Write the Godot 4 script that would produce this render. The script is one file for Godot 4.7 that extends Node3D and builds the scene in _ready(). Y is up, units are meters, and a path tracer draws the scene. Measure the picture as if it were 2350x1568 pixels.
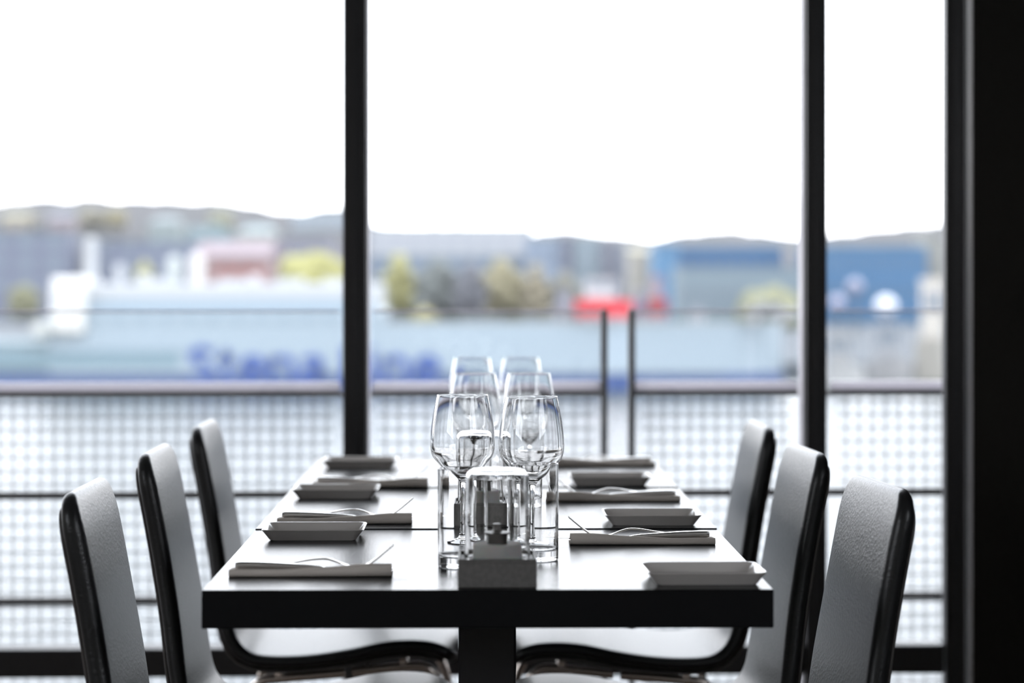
extends Node3D
# A restaurant table laid for six in front of a window on a harbour. Metres, y up, the camera looks along -z.

var M := {}
var used := {}
var rng := RandomNumberGenerator.new()

const TOP := 0.74        # table top height
const WINDOW_Z := -2.777 # inner face of the window frame
const WATER := -8.45
const QUAY := -6.9


func _ready() -> void:
	rng.seed = 71
	# ---- camera: 85 mm lens at f/2.8, level, lens shifted downwards, focused on the front pair of wine glasses
	var cam := Camera3D.new()
	cam.name = "camera"
	add_child(cam)
	cam.position = Vector3(0, 1.156, 3.223)
	cam.rotation.y = -0.0132
	var lens := CameraAttributesPhysical.new()
	lens.frustum_focal_length = 85.0
	lens.exposure_aperture = 2.8
	lens.frustum_focus_distance = 3.78
	lens.frustum_near = 0.05
	lens.frustum_far = 4000.0
	cam.attributes = lens
	cam.near = 0.05
	cam.far = 4000.0
	cam.projection = Camera3D.PROJECTION_FRUSTUM
	cam.size = 2.0 * cam.near * (784.0 / 5550.0)
	cam.frustum_offset = Vector2(0, -146.0 / 5550.0 * cam.near)
	cam.current = true
	# ---- bright overcast sky, the only light
	var env := Environment.new()
	var sky := ProceduralSkyMaterial.new()
	sky.sky_top_color = Color(0.94, 0.965, 1.0)
	sky.sky_horizon_color = Color(0.99, 0.992, 1.0)
	sky.sky_curve = 0.12
	sky.sky_energy_multiplier = 1.0
	sky.ground_bottom_color = Color(0.35, 0.37, 0.38)
	sky.ground_horizon_color = Color(0.6, 0.63, 0.66)
	sky.use_debanding = false
	env.background_mode = Environment.BG_SKY
	env.sky = Sky.new()
	env.sky.sky_material = sky
	env.background_energy_multiplier = 5.5
	env.tonemap_mode = Environment.TONE_MAPPER_LINEAR
	env.tonemap_exposure = 1.0
	env.sdfgi_enabled = true
	env.ssao_enabled = true
	env.ssil_enabled = true
	var we := WorldEnvironment.new()
	we.name = "world"
	we.environment = env
	add_child(we)

	materials()
	room()
	windows()
	railing()
	outside_ground()
	ferry()
	far_bank()
	tables()
	chairs()
	settings()
	glasses()


# ================================================================= helpers
func C(r: float, g: float, b: float) -> Color:
	return Color(r, g, b).linear_to_srgb()


func mat(key: String, c: Color, rough := 0.6, metal := 0.0, spec := 0.5) -> StandardMaterial3D:
	var m := StandardMaterial3D.new()
	m.resource_name = key
	m.albedo_color = c
	m.roughness = rough
	m.metallic = metal
	m.metallic_specular = spec
	M[key] = m
	return m


func paint(c: Color, rough := 0.7) -> StandardMaterial3D:   # one material per linear colour
	var key := "paint %.3f %.3f %.3f %.2f" % [c.r, c.g, c.b, rough]
	if not M.has(key):
		mat(key, Color(c.r, c.g, c.b).linear_to_srgb(), rough)
	return M[key]


func relief(m: StandardMaterial3D, kind: int, frequency: float, per_metre: float, strength: float, seed_: int, octaves := 4, size := 512) -> void:
	var n := FastNoiseLite.new()
	n.noise_type = kind
	n.seed = seed_
	n.frequency = frequency
	n.fractal_octaves = octaves
	var t := NoiseTexture2D.new()
	t.width = size
	t.height = size
	t.seamless = true
	t.as_normal_map = true
	t.bump_strength = 6.0
	t.noise = n
	m.normal_enabled = true
	m.normal_texture = t
	m.normal_scale = strength
	m.uv1_triplanar = true
	m.uv1_scale = Vector3.ONE * per_metre


func grain(m: StandardMaterial3D, a: Color, b: Color, frequency: float, scale: Vector3, seed_: int) -> void:
	var n := FastNoiseLite.new()
	n.noise_type = FastNoiseLite.TYPE_SIMPLEX
	n.seed = seed_
	n.frequency = frequency
	n.fractal_octaves = 5
	var ramp := Gradient.new()
	ramp.set_color(0, a)
	ramp.set_color(1, b)
	var t := NoiseTexture2D.new()
	t.width = 512
	t.height = 512
	t.seamless = true
	t.noise = n
	t.color_ramp = ramp
	m.albedo_color = Color.WHITE
	m.albedo_texture = t
	m.uv1_triplanar = true
	m.uv1_scale = scale


func numbered(called: String) -> String:
	var k: int = used.get(called, 0)
	used[called] = k + 1
	return called if k == 0 else "%s_%03d" % [called, k]


func tag(o: Node3D, label: String, category: String, group := "") -> Node3D:
	o.set_meta("label", label)
	o.set_meta("category", category)
	if group:
		o.set_meta("group", group)
	return o


func thing(called: String, label: String, category: String, at := Vector3.ZERO, turn := 0.0, group := "") -> Node3D:
	var o := Node3D.new()
	o.name = numbered(called)
	add_child(o)
	o.position = at
	o.rotation.y = turn
	return tag(o, label, category, group)


func copy(o: Node3D, called: String, label: String, at: Vector3, turn := 0.0) -> Node3D:
	var c: Node3D = o.duplicate()
	c.name = numbered(called)
	add_child(c)
	c.position = at
	c.rotation.y = turn
	c.set_meta("label", label)
	return c


func obj(called: String, mesh: Mesh, m: Material, parent: Node3D, at := Vector3.ZERO) -> MeshInstance3D:
	var o := MeshInstance3D.new()
	o.mesh = mesh
	o.material_override = m
	o.position = at
	if parent == self:
		o.name = numbered(called)
		add_child(o)
	else:
		var k := 0
		var n := called
		while parent.has_node(n):
			k += 1
			n = "%s_%03d" % [called, k]
		o.name = n
		parent.add_child(o)
	return o


func struct(called: String, mesh: Mesh, m: Material, at := Vector3.ZERO) -> MeshInstance3D:
	var o := obj(called, mesh, m, self, at)
	o.set_meta("kind", "structure")
	return o


func struct_node(called: String, at: Vector3, turn := 0.0) -> Node3D:
	var o := Node3D.new()
	o.name = numbered(called)
	add_child(o)
	o.position = at
	o.rotation.y = turn
	o.set_meta("kind", "structure")
	return o


# ---- a mesh from points and triangles (outward side counter-clockwise); normals are smoothed below the crease angle
class Shape:
	var v := PackedVector3Array()
	var t := PackedInt32Array()

	func quad(a: int, b: int, c: int, d: int) -> void:
		t.append_array([a, b, c, a, c, d])

	func grid(rings: Array, close_u := false, close_v := true) -> void:   # rings of equal length, joined one to the next
		var at := v.size()
		var n: int = rings[0].size()
		for r in rings:
			v.append_array(r)
		var rows := rings.size()
		for i in (rows if close_u else rows - 1):
			for j in (n if close_v else n - 1):
				var a := at + i * n + j
				var b := at + i * n + (j + 1) % n
				var c := at + (i + 1) % rows * n + (j + 1) % n
				var d := at + (i + 1) % rows * n + j
				quad(a, b, c, d)

	func cap(ring: PackedVector3Array, flip := false) -> void:
		var at := v.size()
		var mid := Vector3.ZERO
		for p in ring:
			mid += p
		v.append(mid / ring.size())
		v.append_array(ring)
		for j in ring.size():
			var a := at + 1 + j
			var b := at + 1 + (j + 1) % ring.size()
			if flip:
				t.append_array([at, b, a])
			else:
				t.append_array([at, a, b])

	func loft(rings: Array) -> Shape:   # a closed body: side and both ends, turned outwards
		var s := Shape.new()
		s.grid(rings)
		s.cap(rings[0], true)
		s.cap(rings[-1])
		s.outward()
		add(s)
		return self

	func outward() -> void:
		var volume := 0.0
		for i in range(0, t.size(), 3):
			volume += v[t[i]].dot(v[t[i + 1]].cross(v[t[i + 2]]))
		if volume < 0.0:
			for i in range(0, t.size(), 3):
				var k := t[i + 1]
				t[i + 1] = t[i + 2]
				t[i + 2] = k

	func add(s: Shape, x := Transform3D()) -> void:
		var at := v.size()
		for p in s.v:
			v.append(x * p)
		for i in s.t:
			t.append(i + at)

	func mesh(crease := 40.0) -> ArrayMesh:
		# weld equal points, then give each corner the mean normal of the faces within the crease angle
		var ids := {}
		var key := PackedInt32Array()
		for p in v:
			var k := Vector3i((p * 20000.0).round())
			if not ids.has(k):
				ids[k] = ids.size()
			key.append(ids[k])
		var faces: Array = []
		faces.resize(ids.size())
		for i in ids.size():
			faces[i] = PackedInt32Array()
		var normal := PackedVector3Array()
		for f in t.size() / 3:
			var a := v[t[f * 3]]
			var n := (v[t[f * 3 + 1]] - a).cross(v[t[f * 3 + 2]] - a)
			normal.append(n)
			for k in 3:
				faces[key[t[f * 3 + k]]].append(f)
		var limit := cos(deg_to_rad(crease))
		var pv := PackedVector3Array()
		var pn := PackedVector3Array()
		var index := PackedInt32Array()
		var made := {}
		for f in t.size() / 3:
			if normal[f].length_squared() < 1e-24:
				continue
			var own := normal[f].normalized()
			var corner := [0, 0, 0]
			for k in 3:
				var i := t[f * 3 + k]
				var sum := Vector3.ZERO
				for g in faces[key[i]]:
					if normal[g].length_squared() > 1e-24 and normal[g].normalized().dot(own) >= limit:
						sum += normal[g]
				sum = sum.normalized()
				var id := Vector4i(key[i], int(round(sum.x * 500)), int(round(sum.y * 500)), int(round(sum.z * 500)))
				if not made.has(id):
					made[id] = pv.size()
					pv.append(v[i])
					pn.append(sum)
				corner[k] = made[id]
			index.append_array([corner[0], corner[2], corner[1]])
		var arrays := []
		arrays.resize(Mesh.ARRAY_MAX)
		arrays[Mesh.ARRAY_VERTEX] = pv
		arrays[Mesh.ARRAY_NORMAL] = pn
		arrays[Mesh.ARRAY_INDEX] = index
		var m := ArrayMesh.new()
		m.add_surface_from_arrays(Mesh.PRIMITIVE_TRIANGLES, arrays)
		return m


func add_box(s: Shape, lo: Vector3, hi: Vector3, bevel := 0.0) -> void:
	# a box with chamfered edges: three points to each corner
	var c := (lo + hi) / 2.0
	var h := (hi - lo) / 2.0
	var e: float = min(bevel, min(h.x, min(h.y, h.z)) * 0.9)
	var b := Shape.new()
	var id := {}
	for x in [-1, 1]:
		for y in [-1, 1]:
			for z in [-1, 1]:
				for k in 3:
					var p := Vector3(h.x - e, h.y - e, h.z - e)
					p[k] = h[k]
					id[Vector4i(x, y, z, k)] = b.v.size()
					b.v.append(c + p * Vector3(x, y, z))
	for k in 3:
		var u := (k + 1) % 3
		var w := (k + 2) % 3
		for q in [-1, 1]:
			var ring: Array = []
			for st in [[-1, -1], [1, -1], [1, 1], [-1, 1]]:
				var a := Vector4i(0, 0, 0, k)
				a[k] = q
				a[u] = st[0]
				a[w] = st[1]
				ring.append(id[a])
			b.quad(ring[0], ring[1], ring[2], ring[3])
		if e > 0.0:
			for st in [[-1, -1], [1, -1], [1, 1], [-1, 1]]:   # the edges along axis k
				var a := Vector4i(0, 0, 0, u)
				a[u] = st[0]
				a[w] = st[1]
				var a2 := a
				a[k] = -1
				a2[k] = 1
				var b1 := a
				var b2 := a2
				b1.w = w
				b2.w = w
				b.quad(id[a], id[a2], id[b2], id[b1])
	if e > 0.0:
		for x in [-1, 1]:
			for y in [-1, 1]:
				for z in [-1, 1]:
					b.t.append_array([id[Vector4i(x, y, z, 0)], id[Vector4i(x, y, z, 1)], id[Vector4i(x, y, z, 2)]])
	for i in range(0, b.t.size(), 3):
		var p := b.v[b.t[i]]
		var n := (b.v[b.t[i + 1]] - p).cross(b.v[b.t[i + 2]] - p)
		if n.dot((p + b.v[b.t[i + 1]] + b.v[b.t[i + 2]]) / 3.0 - c) < 0.0:
			var q := b.t[i + 1]
			b.t[i + 1] = b.t[i + 2]
			b.t[i + 2] = q
	s.add(b)


func box(lo: Vector3, hi: Vector3, bevel := 0.0) -> ArrayMesh:
	var s := Shape.new()
	add_box(s, lo, hi, bevel)
	return s.mesh(20.0)


func smooth_path(points: Array, step: float) -> PackedVector3Array:   # Catmull-Rom through the points, evenly spaced
	var fine := PackedVector3Array()
	for i in points.size() - 1:
		var a: Vector3 = points[max(i - 1, 0)]
		var b: Vector3 = points[i]
		var c: Vector3 = points[i + 1]
		var d: Vector3 = points[min(i + 2, points.size() - 1)]
		for k in 24:
			fine.append(b.cubic_interpolate(c, a, d, k / 24.0))
	fine.append(points[-1])
	var length := 0.0
	for i in fine.size() - 1:
		length += fine[i].distance_to(fine[i + 1])
	var n := int(ceil(length / step))
	var out := PackedVector3Array([fine[0]])
	var gone := 0.0
	var want := length / n
	for i in fine.size() - 1:
		var d := fine[i].distance_to(fine[i + 1])
		while gone + d >= want - 1e-7 and out.size() < n:
			out.append(fine[i].lerp(fine[i + 1], (want - gone) / max(d, 1e-9)))
			want += length / n
		gone += d
	out.append(fine[-1])
	return out


func add_tube(s: Shape, path: PackedVector3Array, radius: float, sides := 10) -> void:
	var rings: Array = []
	var up := Vector3.UP
	for i in path.size():
		var d := (path[min(i + 1, path.size() - 1)] - path[max(i - 1, 0)]).normalized()
		if abs(d.dot(up)) > 0.98:
			up = Vector3.RIGHT if abs(d.x) < 0.5 else Vector3.BACK
		var a := d.cross(up).normalized()
		up = a.cross(d).normalized()
		var ring := PackedVector3Array()
		for k in sides:
			var w := TAU * k / sides
			ring.append(path[i] + (a * cos(w) + up * sin(w)) * radius)
		rings.append(ring)
	s.loft(rings)


func lathe(profile: Array, sides := 64, crease := 50.0) -> ArrayMesh:   # a profile of (radius, height) round the y axis; a zero radius closes it
	var s := Shape.new()
	var rings: Array = []
	for p in profile:
		var ring := PackedVector3Array()
		for k in sides:
			var w := TAU * k / sides
			ring.append(Vector3(p.x * cos(w), p.y, p.x * sin(w)))
		rings.append(ring)
	s.grid(rings)
	s.outward()
	return s.mesh(crease)


func round_profile(points: Array, step: float) -> Array:
	var p3: Array = []
	for p in points:
		p3.append(Vector3(p.x, p.y, 0))
	var out: Array = []
	for p in smooth_path(p3, step):
		out.append(Vector2(max(p.x, 0.0), p.y))
	return out


func arc(cx: float, cy: float, r: float, from_deg: float, to_deg: float, n: int) -> Array:
	var out: Array = []
	for i in n + 1:
		var w := deg_to_rad(lerpf(from_deg, to_deg, float(i) / n))
		out.append(Vector2(cx + r * cos(w), cy + r * sin(w)))
	return out


# ================================================================= materials
func materials() -> void:
	var m := mat("black_stained_wood", C(0.012, 0.012, 0.013), 0.21, 0.0, 0.2)
	relief(m, FastNoiseLite.TYPE_SIMPLEX, 0.06, 7.0, 0.05, 3)
	m = mat("black_wood_edge", C(0.012, 0.0115, 0.0115), 0.45, 0.0, 0.3)
	m = mat("black_leather", C(0.016, 0.016, 0.017), 0.34, 0.0, 0.5)
	relief(m, FastNoiseLite.TYPE_CELLULAR, 0.035, 5.0, 0.38, 9, 3, 1024)
	mat("chair_shell", C(0.10, 0.09, 0.085), 0.4)
	mat("chrome", C(0.78, 0.70, 0.64), 0.24, 1.0)
	mat("steel", C(0.66, 0.65, 0.64), 0.2, 1.0)
	mat("black_metal", C(0.033, 0.031, 0.034), 0.42)
	mat("dark_grey_metal", C(0.03, 0.03, 0.034), 0.32)
	mat("aluminium", C(0.55, 0.55, 0.57), 0.34, 0.85)
	mat("bright_trim", C(0.88, 0.86, 0.86), 0.35, 0.4)
	mat("grey_strip", C(0.46, 0.43, 0.46), 0.5)
	mat("silver_rail", C(0.36, 0.33, 0.37), 0.4, 0.1)
	m = mat("porcelain", C(0.72, 0.68, 0.645), 0.14)
	m.clearcoat_enabled = true
	m.clearcoat = 0.5
	m.clearcoat_roughness = 0.06
	m = mat("napkin_cloth", C(0.74, 0.67, 0.605), 0.9, 0.0, 0.2)
	relief(m, FastNoiseLite.TYPE_SIMPLEX, 0.12, 26.0, 0.25, 15)
	m = mat("concrete_grey", C(0.17, 0.16, 0.155), 0.5)
	grain(m, C(0.145, 0.138, 0.132), C(0.20, 0.19, 0.182), 0.02, Vector3.ONE * 9.0, 5)
	m = mat("candle_wax", C(0.78, 0.77, 0.74), 0.5)
	m.subsurf_scatter_enabled = true
	m.subsurf_scatter_strength = 0.3
	mat("burner_metal", C(0.09, 0.085, 0.08), 0.35, 0.7)
	m = mat("glass", Color(1, 1, 1, 0.0), 0.0)
	m.transparency = BaseMaterial3D.TRANSPARENCY_ALPHA
	m.refraction_enabled = true
	m.refraction_scale = 0.05
	m = mat("window_glass", Color(1, 1, 1, 0.02), 0.0)
	m.transparency = BaseMaterial3D.TRANSPARENCY_ALPHA
	m = mat("railing_glass", Color(0.8, 0.95, 0.95, 0.04), 0.0)
	m.transparency = BaseMaterial3D.TRANSPARENCY_ALPHA
	m = mat("floor_wood", C(0.05, 0.035, 0.025), 0.4)
	grain(m, C(0.035, 0.024, 0.017), C(0.07, 0.048, 0.034), 0.01, Vector3(5, 1, 0.6), 8)
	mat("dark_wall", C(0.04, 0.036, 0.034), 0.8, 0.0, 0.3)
	mat("back_wall", C(0.6, 0.57, 0.53), 0.85)
	mat("ceiling_paint", C(0.72, 0.70, 0.67), 0.9)
	mat("deck_wood", C(0.20, 0.19, 0.18), 0.8)
	m = mat("sea", C(0.02, 0.03, 0.035), 0.25, 0.0, 0.3)
	relief(m, FastNoiseLite.TYPE_SIMPLEX, 0.02, 0.06, 1.4, 21)
	mat("far_glass", C(0.10, 0.13, 0.17), 0.15)
	m = mat("hillside_green", C(0.15, 0.15, 0.155), 0.95)
	grain(m, C(0.03, 0.034, 0.035), C(0.06, 0.055, 0.06), 0.01, Vector3.ONE * 0.012, 31)
	mat("quay_concrete", C(0.06, 0.068, 0.08), 0.9)
	mat("letter_blue", C(0.006, 0.045, 0.24), 0.5)
	mat("bark", C(0.09, 0.075, 0.06), 0.9)


# ================================================================= the room
func room() -> void:
	var floor_ := struct_node("floor", Vector3.ZERO)
	obj("slab", box(Vector3(-3.4, -0.2, -2.95), Vector3(2.7, -0.004, 5.4)), M.floor_wood, floor_)
	var board := box(Vector3(-0.068, -0.004, -4.15), Vector3(0.068, 0.0, 4.15), 0.002)
	for i in 44:
		obj("floor_board", board, M.floor_wood, floor_, Vector3(-3.31 + i * 0.139, 0, 1.225))
	struct("ceiling", box(Vector3(-3.4, 2.9, -2.95), Vector3(2.7, 3.1, 5.4)), M.ceiling_paint)
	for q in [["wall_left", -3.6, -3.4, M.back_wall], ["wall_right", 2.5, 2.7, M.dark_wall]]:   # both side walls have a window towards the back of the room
		var s := Shape.new()
		add_box(s, Vector3(q[1], -0.2, -2.95), Vector3(q[2], 3.1, 1.4))
		add_box(s, Vector3(q[1], -0.2, 4.6), Vector3(q[2], 3.1, 5.4))
		add_box(s, Vector3(q[1], -0.2, 1.4), Vector3(q[2], 1.35, 4.6))
		add_box(s, Vector3(q[1], 2.5, 1.4), Vector3(q[2], 3.1, 4.6))
		struct(q[0], s.mesh(20.0), q[3])
		var x: float = (q[1] + q[2]) / 2.0
		var w := struct_node("window_6" if q[0] == "wall_left" else "window_7", Vector3(x, 0, 3.0))
		obj("pane", box(Vector3(-0.004, 1.4, -1.55), Vector3(0.004, 2.45, 1.55)), M.window_glass, w)
		for e in [-1.575, 0.0, 1.575]:
			obj("window_frame", box(Vector3(-0.03, 1.35, e - 0.025), Vector3(0.03, 2.5, e + 0.025), 0.002), M.black_metal, w)
		for e in [1.375, 2.475]:
			obj("window_frame", box(Vector3(-0.03, e - 0.025, -1.55), Vector3(0.03, e + 0.025, 1.55), 0.002), M.black_metal, w)
	struct("wall_back", box(Vector3(-3.6, -0.2, 5.4), Vector3(2.7, 3.1, 5.6)), M.back_wall)
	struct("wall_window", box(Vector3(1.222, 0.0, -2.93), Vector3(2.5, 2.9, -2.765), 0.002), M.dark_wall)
	# the bright edge of the pillar beside the right window jamb
	struct("trim_6", box(Vector3(1.219, 0.0, -2.802), Vector3(1.2222, 2.9, -2.764), 0.0008), M.bright_trim)


const WIN_TURN := 0.02


func windows() -> void:
	# posts between the panes
	var y0 := 0.0
	var y1 := 2.74
	var posts := [["trim_1", -0.340, -0.2795], ["trim_2", 0.8105, 0.8667], ["trim_3", 1.1600, 1.2140], ["trim_4", -1.52, -1.46], ["trim_5", -2.66, -2.60]]
	for p in posts:
		var deep: float = -0.12 if p[0] != "trim_3" else -0.05
		var z: float = WINDOW_Z - (p[1] + p[2]) / 2.0 * WIN_TURN
		var t := struct_node(p[0], Vector3((p[1] + p[2]) / 2.0, 0, z))
		var h: float = (p[2] - p[1]) / 2.0
		obj("post_body", box(Vector3(-h + 0.002, y0, deep), Vector3(h - 0.002, y1, 0.0), 0.0015), M.black_metal, t)
		for s in ([-1.0, 1.0] if p[0] != "trim_3" else []):
			obj("side_strip", box(Vector3(s * h - 0.002, y0, -0.119), Vector3(s * h + 0.002, y1, -0.03), 0.0004), M.grey_strip, t)
		obj("cover_strip", box(Vector3(-0.003, y0, -0.001), Vector3(0.0115, y1, 0.003), 0.001), M.dark_grey_metal, t)
	# panes with their rails, one window to each bay
	var bays := [[-0.2795, 0.8105], [0.8667, 1.160], [-1.46, -0.340], [-2.60, -1.52], [-3.4, -2.66]]
	for i in bays.size():
		var a: float = bays[i][0] + 0.002
		var b: float = bays[i][1] - 0.002
		var mid := (a + b) / 2.0
		var w := struct_node("window_%d" % (i + 1), Vector3(mid, 0, WINDOW_Z - mid * WIN_TURN), WIN_TURN)
		var h := (b - a) / 2.0
		obj("bottom_rail", box(Vector3(-h, 0.168, -0.09), Vector3(h, 0.239, 0.0), 0.003), M.black_metal, w)
		obj("sill", box(Vector3(-h, 0.0, -0.11), Vector3(h, 0.035, 0.0), 0.003), M.black_metal, w)
		obj("head_rail", box(Vector3(-h, 2.66, -0.09), Vector3(h, 2.74, 0.0), 0.003), M.black_metal, w)
		obj("pane", box(Vector3(-h, 0.239, -0.064), Vector3(h, 2.66, -0.058)), M.window_glass, w)
		obj("lower_pane", box(Vector3(-h, 0.035, -0.064), Vector3(h, 0.168, -0.058)), M.window_glass, w)
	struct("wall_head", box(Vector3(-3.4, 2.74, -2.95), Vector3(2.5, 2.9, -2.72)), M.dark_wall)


# ================================================================= the balcony railing
const RAIL_Z := -3.277
const RAIL_TURN := 0.037


func railing() -> void:
	struct("balcony_floor", box(Vector3(-4.2, -0.25, -3.5), Vector3(3.2, -0.02, -2.95)), M.deck_wood)
	var panels := [   # bar from, to, posts at
		[-0.291, 0.326, -0.312, 0.334, "wire mesh railing panel behind the glasses, between the dark mullion and the paired posts"],
		[0.416, 0.860, 0.408, 0.892, "wire mesh railing panel between the paired posts and the right mullion"],
		[0.948, 1.9, 0.924, 1.91, "wire mesh railing panel in the narrow bay beside the right jamb"],
		[-1.75, -0.3735, -1.77, -0.353, "long wire mesh railing panel behind the left chairs"]]
	for p in panels:
		var mid: float = (p[0] + p[1]) / 2.0
		var h: float = (p[1] - p[0]) / 2.0
		var t := thing("railing_panel", p[4], "railing", Vector3(mid, 0, RAIL_Z - mid * RAIL_TURN), RAIL_TURN, "balcony railing panels")
		for q in [p[2], p[3]]:
			obj("post", box(Vector3(q - mid - 0.0085, -0.02, -0.02), Vector3(q - mid + 0.0085, 1.072, 0.02), 0.002), M.black_metal, t)
		var bar := Shape.new()
		var rings: Array = []
		for q in [[-h, 0.55], [-h + 0.003, 0.8], [-h + 0.009, 1.0], [h - 0.009, 1.0], [h - 0.003, 0.8], [h, 0.55]]:   # a bar with a sloping face and rounded ends
			var ring := PackedVector3Array()
			for c in [[0.0175, -0.0115], [0.0165, -0.0085], [-0.0045, 0.0105], [-0.008, 0.0118], [-0.0175, 0.0105], [-0.0175, -0.0115]]:
				ring.append(Vector3(q[0], 0.8648 + c[1] * q[1], c[0] * q[1]))
			rings.append(ring)
		bar.loft(rings)
		obj("handrail", bar.mesh(30.0), M.silver_rail, t)
		obj("top_rail", box(Vector3(p[2] - mid + 0.0085, 0.8375, -0.017), Vector3(p[3] - mid - 0.0085, 0.853, 0.017), 0.002), M.black_metal, t)
		for y in [0.5765, 0.295, 0.012]:
			obj("rail", box(Vector3(p[2] - mid + 0.0085, y - 0.0105, -0.016), Vector3(p[3] - mid - 0.0085, y + 0.0105, 0.016), 0.002), M.black_metal, t)
		obj("glass_panel", box(Vector3(-h + 0.002, 0.878, -0.005), Vector3(h - 0.002, 1.064, 0.005)), M.railing_glass, t)
		obj("glass_cap", box(Vector3(-h + 0.002, 1.064, -0.007), Vector3(h - 0.002, 1.070, 0.007), 0.001), M.silver_rail, t)
		# the mesh: single wires, upright and level
		var up := CylinderMesh.new()
		up.top_radius = 0.0017
		up.bottom_radius = 0.0017
		up.height = 0.83
		up.radial_segments = 8
		up.rings = 1
		var along := CylinderMesh.new()
		along.top_radius = 0.0017
		along.bottom_radius = 0.0017
		along.height = 2.0 * h - 0.034
		along.radial_segments = 8
		along.rings = 1
		var n := int((2.0 * h - 0.034) / 0.0362)
		for i in n:
			obj("wire", up, M.black_metal, t, Vector3((i - (n - 1) / 2.0) * 0.0362, 0.427, 0.0019))
		for j in 22:
			var y := 0.822 - j * 0.0362
			var o := obj("wire", along, M.black_metal, t, Vector3(0, y, -0.0019))
			o.rotation.z = PI / 2


# ================================================================= the harbour
func outside_ground() -> void:
	var water := obj("water", box(Vector3(-700, WATER - 0.5, -226), Vector3(700, WATER, -6)), M.sea, self)
	water.set_meta("kind", "stuff")
	water.set_meta("label", "bright rippled harbour water below the balcony railing")
	water.set_meta("category", "water")
	var quay := struct("quay", box(Vector3(-700, -14, -560), Vector3(700, QUAY, -226), 0.2), M.quay_concrete)
	quay.set_meta("label", "grey quay along the far bank of the harbour")
	# the hill: a ridge that rises behind the town
	var crest := CREST
	var s := Shape.new()
	var rings: Array = []
	var bumps := FastNoiseLite.new()
	bumps.seed = 4
	bumps.frequency = 0.05
	for k in 15:
		var q := k / 14.0
		var ring := PackedVector3Array()
		for i in 321:
			var x := lerpf(-420, 420, i / 320.0)
			var top := ridge(x) + 0.8 * bumps.get_noise_2d(x * 2.0, 3.0)
			var z := lerpf(-500, -700, q) if q <= 0.999 else -700.0
			ring.append(Vector3(x, hill_height(x, z, top) + (0.7 * bumps.get_noise_2d(x * 1.5, z) if q > 0.1 and q < 0.95 else 0.0), z))
		rings.append(ring)
	var back := PackedVector3Array()
	for i in 321:
		back.append(Vector3(lerpf(-420, 420, i / 320.0), -14, -760))
	rings.append(back)
	s.grid(rings, false, false)
	for i in range(0, s.t.size(), 3):   # turn it upwards
		var p := s.v[s.t[i]]
		if (s.v[s.t[i + 1]] - p).cross(s.v[s.t[i + 2]] - p).y < 0.0:
			var q2 := s.t[i + 1]
			s.t[i + 1] = s.t[i + 2]
			s.t[i + 2] = q2
	var hill := struct("hill", s.mesh(60.0), M.hillside_green)
	hill.set_meta("label", "low grey green hill behind the town on the far bank")


const CREST := [Vector2(-176.9, 20.7), Vector2(-139.2, 23.0), Vector2(-126.6, 24.3), Vector2(-120.3, 23.8), Vector2(-112.1, 24.5), Vector2(-107.6, 23.8), Vector2(-88.7, 23.8), Vector2(-73.6, 23.3), Vector2(-66.0, 22.0), Vector2(-58.4, 20.5), Vector2(-52.1, 20.3), Vector2(-47.0, 21.5), Vector2(-38.2, 21.5), Vector2(-29.3, 16.3), Vector2(-19.2, 16.0), Vector2(-6.6, 16.2), Vector2(6.1, 14.7), Vector2(16.2, 14.2), Vector2(25.1, 15.3), Vector2(37.8, 13.7), Vector2(50.5, 12.4), Vector2(60.6, 14.5), Vector2(73.3, 15.2), Vector2(83.5, 14.2), Vector2(93.7, 13.0), Vector2(105.1, 14.2), Vector2(116.5, 16.0), Vector2(126.7, 16.8), Vector2(139.5, 17.0), Vector2(177.7, 17.7)]


func ridge(x: float) -> float:
	for i in CREST.size() - 1:
		if x <= CREST[i + 1].x:
			var q: float = clampf((x - CREST[i].x) / (CREST[i + 1].x - CREST[i].x), 0.0, 1.0)
			return lerpf(CREST[i].y, CREST[i + 1].y, smoothstep(0.0, 1.0, q))
	return CREST[-1].y


func hill_height(x: float, z: float, top := -100.0) -> float:
	var t := ridge(x) if top < -99.0 else top
	var q := clampf((-z - 500.0) / 200.0, 0.0, 1.0)
	return lerpf(QUAY - 0.3, t, pow(q, 0.8))


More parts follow.
